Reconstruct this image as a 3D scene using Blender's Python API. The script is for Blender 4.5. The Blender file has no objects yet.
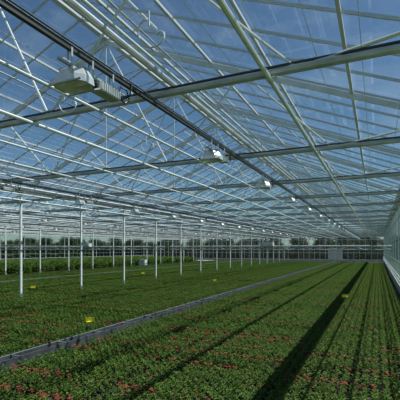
import bpy, math, random
from mathutils import Vector, Matrix
random.seed(7)
scene=bpy.context.scene
scene.view_settings.view_transform='Standard'
H=3.0
XR=1.42; SPAN=20.2; NSP=3
XL=XR-SPAN*NSP
T0=5.9; TS=5.0; K0=-3; K1=18
Y0=T0+TS*K0; Y1=T0+TS*K1
GZ=H+3.4; SL=0.40; RZ=GZ+SPAN/2*SL
CZ=H+2.74

# ---------- materials
def newmat(n):
    m=bpy.data.materials.new(n); m.use_nodes=True
    nt=m.node_tree; nt.nodes.clear()
    o=nt.nodes.new('ShaderNodeOutputMaterial')
    return m,nt,o
def pmat(n,c,rough=.5,metal=0,var=.0,scale=5,bump=0,c2=None):
    m,nt,o=newmat(n)
    b=nt.nodes.new('ShaderNodeBsdfPrincipled')
    b.inputs['Base Color'].default_value=(*c,1); b.inputs['Roughness'].default_value=rough; b.inputs['Metallic'].default_value=metal
    if c2 or bump:
        tc=nt.nodes.new('ShaderNodeTexCoord'); no=nt.nodes.new('ShaderNodeTexNoise')
        no.inputs['Scale'].default_value=scale; no.inputs['Detail'].default_value=6
        nt.links.new(tc.outputs['Object'],no.inputs['Vector'])
        if c2:
            r=nt.nodes.new('ShaderNodeValToRGB')
            r.color_ramp.elements[0].position=.35; r.color_ramp.elements[1].position=.65
            r.color_ramp.elements[0].color=(*c,1); r.color_ramp.elements[1].color=(*c2,1)
            nt.links.new(no.outputs['Fac'],r.inputs[0]); nt.links.new(r.outputs[0],b.inputs['Base Color'])
        if bump:
            bp=nt.nodes.new('ShaderNodeBump'); bp.inputs['Strength'].default_value=bump
            nt.links.new(no.outputs['Fac'],bp.inputs['Height']); nt.links.new(bp.outputs[0],b.inputs['Normal'])
    nt.links.new(b.outputs[0],o.inputs[0]); return m
def leafmat(n,c1,c2,trans=.35):
    m,nt,o=newmat(n)
    oi=nt.nodes.new('ShaderNodeObjectInfo'); g=nt.nodes.new('ShaderNodeNewGeometry')
    ad=nt.nodes.new('ShaderNodeMath'); ad.operation='ADD'
    fr=nt.nodes.new('ShaderNodeMath'); fr.operation='FRACT'
    nt.links.new(oi.outputs['Random'],ad.inputs[0]); nt.links.new(g.outputs['Random Per Island'],ad.inputs[1]); nt.links.new(ad.outputs[0],fr.inputs[0])
    mx=nt.nodes.new('ShaderNodeMixRGB'); mx.inputs[1].default_value=(*c1,1); mx.inputs[2].default_value=(*c2,1)
    nt.links.new(fr.outputs[0],mx.inputs[0])
    d=nt.nodes.new('ShaderNodeBsdfPrincipled'); d.inputs['Roughness'].default_value=.6; d.inputs['Specular IOR Level'].default_value=.2
    t=nt.nodes.new('ShaderNodeBsdfTranslucent'); s=nt.nodes.new('ShaderNodeMixShader'); s.inputs[0].default_value=trans
    nt.links.new(mx.outputs[0],d.inputs['Base Color']); nt.links.new(mx.outputs[0],t.inputs['Color'])
    nt.links.new(d.outputs[0],s.inputs[1]); nt.links.new(t.outputs[0],s.inputs[2]); nt.links.new(s.outputs[0],o.inputs[0]); return m
def glassmat(n,tint,dust,graze=.45):
    m,nt,o=newmat(n)
    tr=nt.nodes.new('ShaderNodeBsdfTransparent'); tr.inputs[0].default_value=(*tint,1)
    gl=nt.nodes.new('ShaderNodeBsdfGlossy'); gl.inputs['Roughness'].default_value=.03; gl.inputs[0].default_value=(.9,.95,1,1)
    lw=nt.nodes.new('ShaderNodeLayerWeight'); lw.inputs[0].default_value=.5
    pw=nt.nodes.new('ShaderNodeMath'); pw.operation='POWER'; pw.inputs[1].default_value=5
    ml=nt.nodes.new('ShaderNodeMath'); ml.operation='MULTIPLY_ADD'; ml.inputs[1].default_value=graze; ml.inputs[2].default_value=.03
    nt.links.new(lw.outputs['Facing'],pw.inputs[0]); nt.links.new(pw.outputs[0],ml.inputs[0])
    a=nt.nodes.new('ShaderNodeMixShader'); nt.links.new(ml.outputs[0],a.inputs[0]); nt.links.new(tr.outputs[0],a.inputs[1]); nt.links.new(gl.outputs[0],a.inputs[2])
    di=nt.nodes.new('ShaderNodeBsdfTranslucent'); di.inputs[0].default_value=(.8,.85,.9,1)
    tc=nt.nodes.new('ShaderNodeTexCoord'); no=nt.nodes.new('ShaderNodeTexNoise'); no.inputs['Scale'].default_value=.7; no.inputs['Detail'].default_value=5
    nt.links.new(tc.outputs['Object'],no.inputs['Vector'])
    mr=nt.nodes.new('ShaderNodeMapRange'); mr.inputs['From Min'].default_value=.35; mr.inputs['From Max'].default_value=.7
    mr.inputs['To Min'].default_value=dust*.4; mr.inputs['To Max'].default_value=dust*1.6
    nt.links.new(no.outputs['Fac'],mr.inputs[0])
    b=nt.nodes.new('ShaderNodeMixShader'); nt.links.new(mr.outputs[0],b.inputs[0]); nt.links.new(a.outputs[0],b.inputs[1]); nt.links.new(di.outputs[0],b.inputs[2])
    nt.links.new(b.outputs[0],o.inputs[0]); return m
M_galv=pmat('galvanised_steel',(.34,.37,.38),.4,.3,c2=(.50,.53,.54),scale=3)
M_white=pmat('white_painted_steel',(.66,.70,.70),.4,.0,c2=(.52,.56,.57),scale=2)
M_alu=pmat('aluminium_bar',(.52,.56,.58),.4,.3)
M_walu=pmat('wall_mullion_aluminium',(.30,.34,.34),.45,.3)
M_dark=pmat('dark_steel',(.05,.055,.06),.5,.4)
M_black=pmat('black_rubber',(.015,.015,.016),.5)
M_refl=pmat('reflector_aluminium',(.8,.8,.78),.25,.6)
M_concrete=pmat('concrete',(.30,.30,.28),.85,0,c2=(.42,.42,.40),scale=2,bump=.2)
M_kerb=pmat('wet_concrete_kerb',(.03,.034,.038),.5,0,c2=(.06,.067,.075),scale=4,bump=.2)
M_kpipe=pmat('drain_pipe_grey',(.16,.18,.19),.5,.2)
M_soil=pmat('ground_cover_fabric',(.010,.012,.008),.9,0,c2=(.025,.025,.018),scale=6,bump=.3)
M_grass=pmat('grass',(.05,.10,.02),.9,0,c2=(.09,.15,.04),scale=.6)
M_pot=pmat('terracotta_pot',(.20,.05,.03),.8)
M_yellow=pmat('yellow_sticky_card',(.8,.68,.03),.6)
M_bulb=pmat('lamp_bulb',(.9,.9,.85),.2)
M_bark=pmat('bark',(.06,.045,.03),.9,0,c2=(.12,.09,.06),scale=8,bump=.4)
M_leaf=leafmat('seedling_leaves',(.032,.082,.010),(.115,.195,.026),.3)
M_leaf2=leafmat('crop_leaves',(.06,.13,.018),(.14,.22,.045))
M_tree=leafmat('tree_leaves',(.015,.04,.010),(.045,.085,.022),.2)
M_red=leafmat('red_flowers',(.24,.025,.025),(.36,.07,.06),.2)
M_glass=glassmat('roof_glass',(.88,.95,.98),.012)
M_glassw=glassmat('wall_glass',(.90,.95,.95),.02,.3)

# ---------- mesh builder
class MB:
    def __init__(s): s.v=[]; s.f=[]; s.m=[]; s.mats=[]
    def mi(s,m):
        if m not in s.mats: s.mats.append(m)
        return s.mats.index(m)
    def face(s,pts,m):
        i=len(s.v); s.v+= [tuple(p) for p in pts]; s.f.append(tuple(range(i,i+len(pts)))); s.m.append(s.mi(m))
    def beam(s,a,b,w,h,m,up=(0,0,1)):
        a=Vector(a);b=Vector(b);d=(b-a).normalized();up=Vector(up)
        if abs(d.dot(up))>.99: up=Vector((0,1,0))
        r=d.cross(up).normalized(); u=r.cross(d).normalized()
        i=len(s.v)
        for p in (a,b):
            for sx,sy in((-1,-1),(1,-1),(1,1),(-1,1)): s.v.append(tuple(p+r*sx*w/2+u*sy*h/2))
        k=s.mi(m)
        for f in((0,1,2,3),(7,6,5,4),(0,4,5,1),(1,5,6,2),(2,6,7,3),(3,7,4,0)):
            s.f.append(tuple(i+j for j in f)); s.m.append(k)
    def tube(s,a,b,r,m,n=8,r2=None):
        s.path([a,b],r,m,n,r2)
    def path(s,pts,r,m,n=8,r2=None):
        pts=[Vector(p) for p in pts]; i=len(s.v); k=s.mi(m); L=len(pts)
        ref=None
        for j,p in enumerate(pts):
            d=(pts[min(j+1,L-1)]-pts[max(j-1,0)]).normalized()
            if ref is None:
                ref=Vector((0,0,1)) if abs(d.z)<.9 else Vector((1,0,0))
            x=d.cross(ref).normalized(); y=x.cross(d).normalized(); ref=y
            rr=r if r2 is None else r+(r2-r)*j/(L-1)
            for q in range(n):
                a=2*math.pi*q/n; s.v.append(tuple(p+(x*math.cos(a)+y*math.sin(a))*rr))
        for j in range(L-1):
            for q in range(n):
                q2=(q+1)%n
                s.f.append((i+j*n+q,i+j*n+q2,i+(j+1)*n+q2,i+(j+1)*n+q)); s.m.append(k)
        s.f.append(tuple(i+q for q in range(n))[::-1]); s.m.append(k)
        s.f.append(tuple(i+(L-1)*n+q for q in range(n))); s.m.append(k)
    def loft(s,rings,m,cap=True):
        i=len(s.v);k=s.mi(m);n=len(rings[0])
        for r in rings: s.v+=[tuple(p) for p in r]
        for j in range(len(rings)-1):
            for q in range(n):
                q2=(q+1)%n; s.f.append((i+j*n+q,i+j*n+q2,i+(j+1)*n+q2,i+(j+1)*n+q)); s.m.append(k)
        if cap:
            s.f.append(tuple(i+q for q in range(n))[::-1]); s.m.append(k)
            s.f.append(tuple(i+(len(rings)-1)*n+q for q in range(n))); s.m.append(k)
    def mesh(s,name):
        me=bpy.data.meshes.new(name); me.from_pydata(s.v,[],s.f)
        for m in s.mats: me.materials.append(m)
        me.polygons.foreach_set('material_index',s.m); me.update(); return me
    def obj(s,name,loc=(0,0,0)):
        return put(s.mesh(name),name,loc)
def put(me,name,loc=(0,0,0),parent=None,rz=0,sc=1):
    o=bpy.data.objects.new(name,me); o.location=loc; o.rotation_euler=(0,0,rz); o.scale=(sc,)*3
    bpy.context.collection.objects.link(o)
    if parent: o.parent=parent
    return o
YA=Y0+.1; YB=Y1-.35
# ---------- ground / floor
b=MB(); b.face([(XL,Y0,0),(XR,Y0,0),(XR,Y1,0),(XL,Y1,0)],M_soil); b.obj('floor')
b=MB()
b.face([(-400,-200,-.06),(400,-200,-.06),(400,600,-.06),(-400,600,-.06)],M_grass); b.obj('grass_lawn')
b=MB(); b.beam((XL+.1,Y1-4,.01),(XR-.1,Y1-4,.01),5.5,.06,M_concrete); b.obj('concrete_path')

# ---------- roof structure
def roofz(x):
    t=((XR-x)%SPAN); 
    return GZ+SL*min(t,SPAN-t)
CELL=TS/4
ceil=MB(); bars=MB()
vent=MB()
for sp in range(NSP):
    xa=XR-sp*SPAN; xm=xa-SPAN/2; xb=xa-SPAN
    for side,(x0,x1) in enumerate(((xa,xm),(xb,xm))):
        hv=0.80
        xv=x0+(x1-x0)*hv; zv=GZ+(RZ-GZ)*hv
        for k in range(K0,K1):
            ya=T0+TS*k; yb=ya+TS
            ceil.face([(x0,ya,GZ),(xv,ya,zv),(xv,yb,zv),(x0,yb,GZ)],M_glass)
            isv=((k+side)%2==0)
            if not isv:
                ceil.face([(xv,ya,zv),(x1,ya,RZ),(x1,yb,RZ),(xv,yb,zv)],M_glass)
            else:
                s=1 if x0>x1 else -1
                L=abs(x1-xv); ang=math.atan(SL)-math.radians(16)
                ex=x1+s*L*1.05*math.cos(ang); ez=RZ-L*1.05*math.sin(ang)
                g=.05
                vent.face([(x1,ya+g,RZ+.03),(ex,ya+g,ez),(ex,yb-g,ez),(x1,yb-g,RZ+.03)],M_glass)
                vent.beam((ex,ya+g,ez),(ex,yb-g,ez),.06,.05,M_alu)
                for q in range(5):
                    y=ya+g+(TS-2*g)*q/4
                    vent.beam((x1,y,RZ+.03),(ex,y,ez),.035,.04,M_alu)
                for q in (1,3):
                    y=ya+TS*q/4
                    vent.tube((ex,y,ez),(xv-s*.9,y,zv+.9*SL-.35),.018,M_alu,6)
        n=int((Y1-Y0)/CELL+.5)
        for i in range(n+1):
            y=Y0+i*CELL
            bars.beam((x0,y,GZ-.03),(x1,y,RZ-.03),.035,.06,M_alu)
        for fr in (.2,.4,.6,.8):
            x=x0+(x1-x0)*fr; z=GZ+(RZ-GZ)*fr-.09
            bars.beam((x,Y0,z),(x,Y1,z),.07,.07,M_alu)
        # vent drive shaft
        x=x0+(x1-x0)*.72; z=GZ+(RZ-GZ)*.72-.35
        bars.tube((x,Y0,z),(x,Y1,z),.025,M_galv,6)
    bars.beam((xm,Y0,RZ),(xm,Y1,RZ),.18,.14,M_alu)
ceil.obj('ceiling'); vent.obj('roof_vent_windows'); bars.obj('roof_glazing_bars')
b=MB()
for sp in range(NSP+1):
    x=XR-sp*SPAN
    prof=[(-.28,.08),(-.18,-.08),(.18,-.08),(.28,.08),(.25,.08),(.16,-.05),(-.16,-.05),(-.25,.08)]
    b.loft([[(x+p,YA,GZ-.02+q) for p,q in prof],[(x+p,YB,GZ-.02+q) for p,q in prof]],M_galv,False)
b.obj('rain_gutters')

# truss
t=MB()
t.tube((-.1,0,CZ),(-SPAN+.1,0,CZ),.062,M_galv,10)
t.beam((-.1,0,CZ+.085),(-SPAN+.1,0,CZ+.085),.05,.03,M_dark)
for s0,s1 in((0,-SPAN/2),(-SPAN,-SPAN/2)):
    t.beam((s0,0,GZ-.16),(s1,0,RZ-.18),.07,.14,M_white)
def rz(x):
    tt=-x; return GZ-.2+SL*min(tt,SPAN-tt)
nb=[-SPAN*i/8 for i in range(9)]
for i in range(1,8):
    x=nb[i]
    if i%2==1:
        for j in (i-1,i+1):
            xx=nb[j] 
            if 0<j<8: t.tube((x,0,CZ),(xx,0,rz(xx)),.026,M_white,6)
    
t.tube((nb[4],0,CZ),(nb[4],0,RZ-.2),.022,M_white,6)
t.tube((-.1,0,GZ-.3),(nb[1],0,CZ),.03,M_white,6)
t.tube((-SPAN+.1,0,GZ-.3),(nb[7],0,CZ),.03,M_white,6)
for x in nb[1:8]:
    t.beam((x-.12,0,CZ+.06),(x+.12,0,CZ+.06),.02,.14,M_galv)
tm=t.mesh('roof_truss')
for sp in range(NSP):
    for k in range(K0,K1+1):
        put(tm,'roof_truss',(XR-sp*SPAN,T0+TS*k,0))
p=MB()
p.beam((0,0,0),(0,0,GZ-.1),.09,.12,M_white)
p.beam((0,0,.0),(0,0,.03),.26,.26,M_galv)
p.beam((0,0,0.03),(0,0,.28),.16,.16,M_concrete)
p.beam((-.35,0,CZ),(.35,0,CZ),.04,.22,M_galv)
pm=p.mesh('support_post')
for sp in range(1,NSP):
    for k in range(K0,K1-1): put(pm,'support_post',(XR-sp*SPAN,T0+TS*k,0))

b=MB()
for sp in range(NSP):
    off=-sp*SPAN
    xs=[-1.5,-4.8,-6.5,-8.3,-10.1,-11.9,-13.7,-15.5,-17.3]
    for i,x in enumerate(xs):
        r=.038 if i%2==0 else .028
        b.tube((x+off,YA,CZ-.055-r-.03),(x+off,YB,CZ-.055-r-.03),r,M_white,8)
        for k in range(K0,K1):
            y=T0+TS*k
            b.path([(x+off-.07,y,CZ+.05),(x+off-.07,y,CZ-.1),(x+off,y,CZ-.18),(x+off+.07,y,CZ-.1),(x+off+.07,y,CZ+.05)],.008,M_galv,4)
b.obj('overhead_heating_pipes')
for sp in range(NSP):
    b=MB()
    off=-sp*SPAN
    for i in range(32):
        x=XR-.4-i*.61+off
        b.tube((x,YA,CZ+.11),(x,YB,CZ+.11),.005,M_alu,4)
    b.obj('shade_screen_wires')
b=MB()
for sp in range(NSP):
    off=-sp*SPAN
    b.tube((-3.28+off,YA,CZ+.17),(-3.28+off,YB,CZ+.17),.05,M_galv,10)
    b.tube((-3.12+off,YA,CZ+.17),(-3.12+off,YB,CZ+.17),.022,M_white,8)
b.obj('water_supply_pipe')
RX=[-3.6,-12.9]
b=MB()
for sp in range(NSP):
    for x0 in RX:
        x=x0-sp*SPAN; z=H+2.6
        prof=[(-.03,-.035),(.03,-.035),(.03,.035),(-.03,.035)]
        b.loft([[(x+p_,YA,z+q) for p_,q in prof],[(x+p_,YB,z+q) for p_,q in prof]],M_dark)
        b.tube((x+.045,YA,z+.05),(x+.045,YB,z+.05),.012,M_black,5)
        for k in range(K0,K1):
            y=T0+TS*k; b.tube((x,y,z+.03),(x,y,CZ),.012,M_galv,5)
b.obj('lamp_mounting_rail')

# grow lamp
l=MB()
def rect(w,d,z,cx=0,cy=0,ch=.25):
    w/=2;d/=2;c=min(w,d)*ch
    return [(cx-w+c,cy-d,z),(cx+w-c,cy-d,z),(cx+w,cy-d+c,z),(cx+w,cy+d-c,z),(cx+w-c,cy+d,z),(cx-w+c,cy+d,z),(cx-w,cy+d-c,z),(cx-w,cy-d+c,z)]
l.loft([rect(.52,.36,-.24,ch=.5),rect(.50,.35,-.15,ch=.55),rect(.38,.28,-.05,ch=.6),rect(.16,.18,0)],M_refl,False)
l.loft([rect(.50,.34,-.237,ch=.5),rect(.48,.33,-.15,ch=.55),rect(.36,.26,-.06,ch=.6),rect(.10,.12,-.02)],M_refl,False)
l.beam((-.27,-.18,-.24),(.27,-.18,-.24),.02,.02,M_galv); l.beam((-.27,.18,-.24),(.27,.18,-.24),.02,.02,M_galv)
l.face(rect(.16,.18,0),M_refl)
for i in range(7):
    y=-.09+i*.03; l.beam((-.17,y,-.025),(.17,y,-.025),.006,.05,M_galv)
l.path([(-.12,0,-.12),(-.08,0,-.12),(.08,0,-.12),(.12,0,-.12)],.022,M_bulb,8)
reflm=l.mesh('reflector')
l=MB()
l.loft([rect(.17,.46,-.13,0,0,.15),rect(.19,.48,-.11,0,0,.15),rect(.19,.48,-.02,0,0,.15),rect(.16,.44,0,0,0,.15)],M_galv)
for i in range(9):
    y=-.2+i*.05; l.beam((-.105,y,-.065),(.105,y,-.065),.012,.12,M_galv)
l.beam((-.04,-.26,-.07),(.04,-.26,-.07),.05,.06,M_black)
ballm=l.mesh('ballast_box')
l=MB()
l.beam((0,-.5,.02),(0,.62,.02),.05,.03,M_galv)
for y in(-.3,.1,.55):
    l.beam((-.035,y,.02),(-.035,y,.24),.03,.006,M_galv,up=(1,0,0)); l.beam((.035,y,.02),(.035,y,.24),.03,.006,M_galv,up=(1,0,0))
brm=l.mesh('hanging_bracket')
l=MB()
l.path([(0.03,.7,-.06),(.05,.82,-.10),(.06,.92,-.02),(.04,.88,.12),(0,.78,.14),(-.02,.74,.04),(.0,.82,-.04),(.05,.95,.06),(.05,1.0,.26)],.012,M_black,6)
cabm=l.mesh('power_cable')
for sp in range(NSP):
    for ri,x0 in enumerate(RX):
        for k in range(-2,20):
            y=4.1+4.6*k+(0 if ri==0 else 1.2)
            if sp==2 and k>8: continue
            e=bpy.data.objects.new('greenhouse_grow_lamp',None); bpy.context.collection.objects.link(e)
            e.location=(x0-sp*SPAN,y,H+2.36)
            put(reflm,'reflector',(0,-.22,0),e); put(ballm,'ballast_box',(0,.42,0),e); put(brm,'hanging_bracket',(0,0,0),e); put(cabm,'power_cable',(0,0,0),e)

for (x,y) in ((-2.6,3.9),(-3.9,2.6),(-5.4,8.2),(-7.2,12.5),(-2.2,12.4),(-5.2,5.2)):
    b=MB(); pts=[]
    for i in range(22):
        a=i/21*math.pi*2.6
        pts.append((x+.13*math.cos(a)+i*.006,y+i*.012,CZ-.08+.13*math.sin(a)-i*.004))
    b.path([(x+.13,y,CZ+.10)]+pts,.011,M_white,6); b.obj('coiled_hose')

# ---------- walls
def wall_y(name,x,ya,yb,glass=True):
    b=MB()
    s=-1 if x>0 else 1
    b.face([(x,ya,.5),(x,yb,.5),(x,yb,GZ-.12),(x,ya,GZ-.12)],M_glassw)
    b.beam((x,ya,.25),(x,yb,.25),.12,.5,M_concrete)
    n=int(round((yb-ya)/CELL))
    for i in range(n+1):
        y=ya+i*CELL; big=(i%4==0)
        if big: b.beam((x+s*.02,y,.5),(x+s*.02,y,GZ-.12),.08,.09,M_alu,up=(1,0,0))
        else: b.beam((x+s*.015,y,.5),(x+s*.015,y,GZ-.12),.035,.03,M_walu,up=(1,0,0))
    for z in(.52,2.1,3.7,5.2,GZ-.2): b.beam((x+s*.04,ya,z),(x+s*.04,yb,z),.04,.05,M_walu)
    for z in(.75,1.0,1.25): b.tube((x+s*.15,ya,z),(x+s*.15,yb,z),.025,M_white,8)
    b.obj(name)
wall_y('wall_right',XR,Y0,Y1); wall_y('wall_left',XL,Y0,Y1)
b=MB()
for sp in range(NSP):
    xa=XR-sp*SPAN; xm=xa-SPAN/2; xb=xa-SPAN
    b.face([(xa,Y1,.5),(xa,Y1,GZ),(xm,Y1,RZ),(xb,Y1,GZ),(xb,Y1,.5)],M_glassw)
    for i in range(17):
        x=xa-SPAN*i/16; b.beam((x,Y1-.03,.5),(x,Y1-.03,roofz(x)-.05),.06,.05,M_alu,up=(0,1,0))
    for z in(.52,2.1,3.7,5.2,GZ): b.beam((xa,Y1-.05,z),(xb,Y1-.05,z),.05,.08,M_alu)
b.beam((XL,Y1,.25),(XR,Y1,.25),.12,.5,M_concrete)
b.obj('wall_back')
b=MB(); dx=-9
b.beam((dx,Y1-.14,.04),(dx,Y1-.14,3.0),3.0,.06,M_walu,up=(0,1,0))
for s in(-1.5,0,1.5): b.beam((dx+s,Y1-.2,.04),(dx+s,Y1-.2,3.0),.09,.05,M_galv,up=(0,1,0))
b.beam((dx-1.6,Y1-.2,3.05),(dx+1.6,Y1-.2,3.05),.08,.12,M_galv)
b.obj('door_1')

# ---------- channel on the floor
x=-8.5
prof=[(-.17,.0),(-.17,.24),(-.12,.24),(-.12,.12),(.12,.12),(.12,.24),(.17,.24),(.17,0)]
for x in (-8.5,-28.6):
    b=MB()
    b.loft([[(x+p_,YA,q) for p_,q in prof],[(x+p_,Y1-7,q) for p_,q in prof]],M_kerb)
    b.tube((x-.145,YA,.255),(x-.145,Y1-7,.255),.016,M_kpipe,8)
    b.tube((x+.06,YA,.16),(x+.06,Y1-7,.16),.03,M_kpipe,8)
    for i in range(60):
        y=YA+i*1.6
        if y<Y1-8: b.beam((x-.18,y,.25),(x+.18,y,.25),.05,.02,M_kpipe)
    b.obj('floor_drain_channel')

# ---------- irrigation booms
for sp in range(NSP):
    b2=MB(); xa=XR-sp*SPAN-.4; xb=xa-SPAN+.8; Y=33.0; z=H-.05
    b2.tube((xa,Y,z),(xb,Y,z),.045,M_galv,8); b2.tube((xa,Y,z+.3),(xb,Y,z+.3),.045,M_white,8); b2.tube((xa,Y+.25,z+.15),(xb,Y+.25,z+.15),.03,M_dark,6)
    n=20
    for i in range(n):
        x0=xa+(xb-xa)*i/n; x1=xa+(xb-xa)*(i+1)/n
        b2.tube((x0,Y,z+(.3 if i%2 else 0)),(x1,Y,z+(0 if i%2 else .3)),.016,M_white,5)
        b2.tube((x0,Y,z),(x0,Y,z-.22),.012,M_dark,5)
    xm=(xa+xb)/2
    b2.beam((xm-.5,Y,z+.5),(xm+.5,Y,z+.5),.5,.35,M_white)
    for dx in(-.5,.5):
        b2.tube((xm+dx,Y,z+.6),(xm+dx,Y,CZ-.16),.03,M_galv,6)
    b2.obj('irrigation_boom')

# ---------- plants
def leaf(b,p,az,tilt,L,W,m):
    d=Vector((math.cos(az)*math.cos(tilt),math.sin(az)*math.cos(tilt),math.sin(tilt)))
    s=Vector((-math.sin(az),math.cos(az),0))*W/2
    up=Vector((0,0,1))
    mid=p+d*L*.55; tip=p+d*L-up*L*.18
    i=len(b.v)
    b.v+=[tuple(p),tuple(mid+s+up*W*.15),tuple(tip),tuple(mid-s+up*W*.15)]
    b.f.append((i,i+1,i+2,i+3)); b.m.append(b.mi(m))
def tile(kind,seed):
    rnd=random.Random(seed); b=MB(); n=5
    for r in range(n):
        for c in range(n):
            red=(kind==1 and r in(0,)) or (kind==2 and r in (0,2))
            cx=(c+.5)/n-.5+rnd.uniform(-.02,.02); cy=(r+.5)/n-.5+rnd.uniform(-.02,.02)
            sc=rnd.uniform(.7,1.25)*(.7 if red else 1)
            pr=[[(cx+q*math.cos(a*math.pi/3),cy+q*math.sin(a*math.pi/3),z) for a in range(6)] for q,z in((.045,0),(.062,.10),(.068,.10),(.068,.12),(.055,.12),(.05,.10))]
            b.loft(pr,M_pot if (red or rnd.random()<.25) else M_black)
            nl=26 if not red else 18
            for i in range(nl):
                u=i/nl
                az=i*2.4+rnd.uniform(-.3,.3); tilt=rnd.uniform(-.1,.5)+u*.7
                z=.10+.13*u*sc; rr=.012+.03*(1-u)*rnd.random()
                L=rnd.uniform(.06,.115)*sc*(1.1-.4*u)
                leaf(b,Vector((cx+rr*math.cos(az),cy+rr*math.sin(az),z)),az,tilt,L,L*.5,M_leaf)
            if red and rnd.random()<.85:
                for i in range(6):
                    az=rnd.uniform(0,6.28); rr=rnd.uniform(0,.08)
                    pc=Vector((cx+rr*math.cos(az),cy+rr*math.sin(az),.17+.06*rnd.random()))
                    for q in range(4): leaf(b,pc,q*1.57+az,.3,.032,.03,M_red)
    return b.mesh('bedding_plants_tile')
tiles=[(0,1),(0,2),(0,3),(1,4),(1,5),(2,6)]
tm=[tile(*a) for a in tiles]
pts=[[] for _ in tm]
y=-3.5
rr=random.Random(3)
ylist=[]
while y<Y1-7.5:
    ylist.append(y); y+=1.04
for iy,y in enumerate(ylist):
    band=rr.random()
    if y<13: band*=.6
    x=XR-.85; c=0
    while x>-36.5:
        if -9.23<x<-7.8: x=-9.23
        rv=rr.random()
        if band<.35: k=rr.choice((3,4)) if rv<.8 else rr.choice((0,1,2))
        elif band<.42: k=5 if rv<.5 else 0
        else: k=rr.choice((0,1,2)) if rv<.93 else 3
        pts[k].append((x,y,0.0)); x-=1.0; c+=1
        if c%6==0: x-=.12
for i,(m,pl) in enumerate(zip(tm,pts)):
    me=bpy.data.meshes.new('bedding_plant_points'); me.from_pydata(pl,[],[])
    o=put(me,'potted_bedding_plants'); o.instance_type='VERTS'
    c=put(m,'plant_tray',(0,0,0),o)
def crop(seed):
    rnd=random.Random(seed); b=MB()
    for i in range(9):
        cx=rnd.uniform(-.5,.5); cy=rnd.uniform(-1,1); h=rnd.uniform(.8,1.4)
        b.path([(cx,cy,0),(cx+.03,cy,h*.5),(cx,cy+.03,h)],.012,M_leaf2,5)
        for q in range(60):
            az=rnd.uniform(0,6.28); u=rnd.random()
            leaf(b,Vector((cx+.1*math.cos(az),cy+.1*math.sin(az),.15+h*.85*u)),az,rnd.uniform(-.5,.6),rnd.uniform(.15,.3),.14,M_leaf2)
    return b.mesh('crop_row_section')
for s in range(2):
    cm=crop(20+s); pl=[]
    for xi in range(18):
        for yi in range(46):
            if (xi+yi)%2==s: pl.append((-40.0-xi*1.0,-2+yi*1.9,0))
    me=bpy.data.meshes.new('crop_points'); me.from_pydata(pl,[],[])
    o=put(me,'tall_crop_rows'); o.instance_type='VERTS'; put(cm,'crop_row_section',(0,0,0),o)

b=MB()
b.beam((0,-.005,.38),(0,-.005,.54),.34,.012,M_yellow,up=(0,1,0)); b.tube((0,.01,0),(0,.01,.56),.008,M_galv,5)
b.beam((0,-.12,.40),(0,.12,.40),.22,.012,M_yellow)
ym=b.mesh('sticky_trap')
def ground(px,py,z=0.):
    th=math.atan(177/384); s,c=math.sin(th),math.cos(th)
    d=384*(H-z)/(py-249); u=(px-200)/384*d
    return (u*c-d*s, u*s+d*c, 0)
for px,py in((90,320),(33,287),(345,296),(143,273),(215,280),(22,272)):
    put(ym,'yellow_sticky_trap',ground(px,py,.45),rz=.4)
b=MB(); b.beam((0,0,.1),(0,0,1.1),1.2,.8,M_white); b.beam((0,0,1.1),(0,0,1.16),1.26,.86,M_galv)
for dx in(-.5,.5):
    for dy in(-.3,.3): b.beam((dx,dy,0),(dx,dy,.12),.08,.08,M_dark)
b.beam((-.1,-.42,.5),(-.1,-.42,.9),.5,.03,M_galv,up=(0,1,0))
b.obj('control_cabinet',(-37.9,58,0))

# ---------- trees and hedge outside
def tree(seed):
    rnd=random.Random(seed); b=MB(); h=rnd.uniform(7,9)
    b.path([(0,0,0),(.1,0,h*.3),(-.05,.1,h*.6),(0,0,h*.9)],.28,M_bark,8,.05)
    cl=[]
    for i in range(34):
        a=rnd.uniform(0,6.28); z=h*rnd.uniform(.12,.95); w=2.9*math.sin(min(1,(z/h)/1.0)*math.pi)**.6+.4
        r=w*rnd.uniform(.3,1); c=Vector((r*math.cos(a),r*math.sin(a),z)); cl.append(c)
        b.path([(0,0,z*.75),tuple(c)],.06,M_bark,5,.02)
    for c in cl:
        for q in range(110):
            d=Vector((rnd.gauss(0,1),rnd.gauss(0,1),rnd.gauss(0,.8)))*.65
            leaf(b,c+d,rnd.uniform(0,6.28),rnd.uniform(-1,1),.46,.38,M_tree)
    return b.mesh('tree')
trs=[tree(50+i) for i in range(3)]
rnd=random.Random(9)
for i in range(80):
    x=-165+i*2.5+rnd.uniform(-1,1)
    put(trs[i%3],'broadleaf_tree',(x,Y1+21+rnd.uniform(0,14),-.06),rz=rnd.uniform(0,6),sc=rnd.uniform(.6,.95))
for i in range(44):
    put(trs[i%3],'broadleaf_tree',(XL-32-rnd.uniform(0,8),-15+i*3,-.06),rz=rnd.uniform(0,6),sc=rnd.uniform(.5,.8))
rnd=random.Random(31); h=MB()
for q in range(2600):
    c=Vector((rnd.uniform(-2.6,2.6),rnd.uniform(-.8,.8),rnd.uniform(0,3.4+.3*math.sin(q))))
    leaf(h,c,rnd.uniform(0,6.28),rnd.uniform(-1,1),.42,.34,M_tree)
for q in range(5): h.path([(-2+q,0,0),(-2+q,.1,1.5),(-1.9+q,0,2.8)],.06,M_bark,5,.02)
hm=h.mesh('hedge')
for i in range(40): put(hm,'clipped_hedge',(-180+i*5,Y1+12,-.05))
for i in range(24): put(hm,'clipped_hedge',(XL-24,-20+i*5,-.05),rz=math.pi/2)

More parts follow.
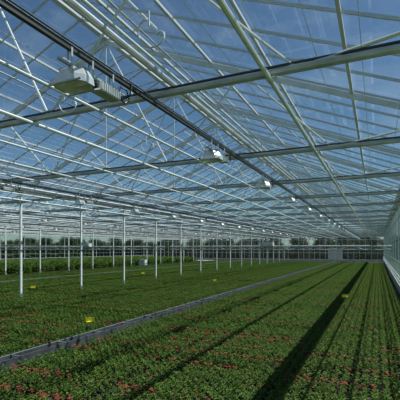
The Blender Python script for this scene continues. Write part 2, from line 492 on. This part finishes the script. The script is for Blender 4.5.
# ---------- light
sd=Vector((.50,.30,.95)).normalized()
L=bpy.data.lights.new('sun','SUN'); L.energy=7.2; L.angle=math.radians(.5); L.color=(1,.96,.87)
so=bpy.data.objects.new('sun',L); bpy.context.collection.objects.link(so)
so.rotation_euler=sd.to_track_quat('Z','Y').to_euler(); so.location=(20,10,40)
w=bpy.data.worlds.new('World'); scene.world=w; w.use_nodes=True; nt=w.node_tree; nt.nodes.clear()
out=nt.nodes.new('ShaderNodeOutputWorld'); bg=nt.nodes.new('ShaderNodeBackground')
sky=nt.nodes.new('ShaderNodeTexSky'); sky.sky_type='NISHITA'; sky.sun_disc=False
sky.sun_elevation=math.asin(sd.z); sky.sun_rotation=math.atan2(sd.x,sd.y); sky.air_density=1.0; sky.dust_density=.5; sky.ozone_density=2.5
tint=nt.nodes.new('ShaderNodeMixRGB'); tint.blend_type='MULTIPLY'; tint.inputs[0].default_value=1; tint.inputs[2].default_value=(.74,.98,1.05,1)
nt.links.new(sky.outputs[0],tint.inputs[1])
tc=nt.nodes.new('ShaderNodeTexCoord'); mp=nt.nodes.new('ShaderNodeMapping'); mp.inputs['Scale'].default_value=(1.2,2.2,3.5)
no=nt.nodes.new('ShaderNodeTexNoise'); no.inputs['Scale'].default_value=2.2; no.inputs['Detail'].default_value=7; no.inputs['Roughness'].default_value=.6
nt.links.new(tc.outputs['Generated'],mp.inputs[0]); nt.links.new(mp.outputs[0],no.inputs['Vector'])
cr=nt.nodes.new('ShaderNodeValToRGB'); cr.color_ramp.elements[0].position=.54; cr.color_ramp.elements[1].position=.82
cr.color_ramp.elements[0].color=(0,0,0,1); cr.color_ramp.elements[1].color=(.4,.4,.4,1)
nt.links.new(no.outputs['Fac'],cr.inputs[0])
mx=nt.nodes.new('ShaderNodeMixRGB'); mx.inputs[2].default_value=(6.5,8,9,1)
nt.links.new(cr.outputs[0],mx.inputs[0]); nt.links.new(tint.outputs[0],mx.inputs[1])
nt.links.new(mx.outputs[0],bg.inputs[0]); bg.inputs[1].default_value=.076
nt.links.new(bg.outputs[0],out.inputs[0])

# ---------- camera
cd=bpy.data.cameras.new('camera'); cam=bpy.data.objects.new('camera',cd); bpy.context.collection.objects.link(cam)
cd.sensor_width=36; cd.lens=36*384/400; cd.clip_end=2000
cam.location=(0,0,H); cam.rotation_euler=(math.pi/2,0,math.atan(177/384))
cd.shift_y=49/400
scene.camera=cam
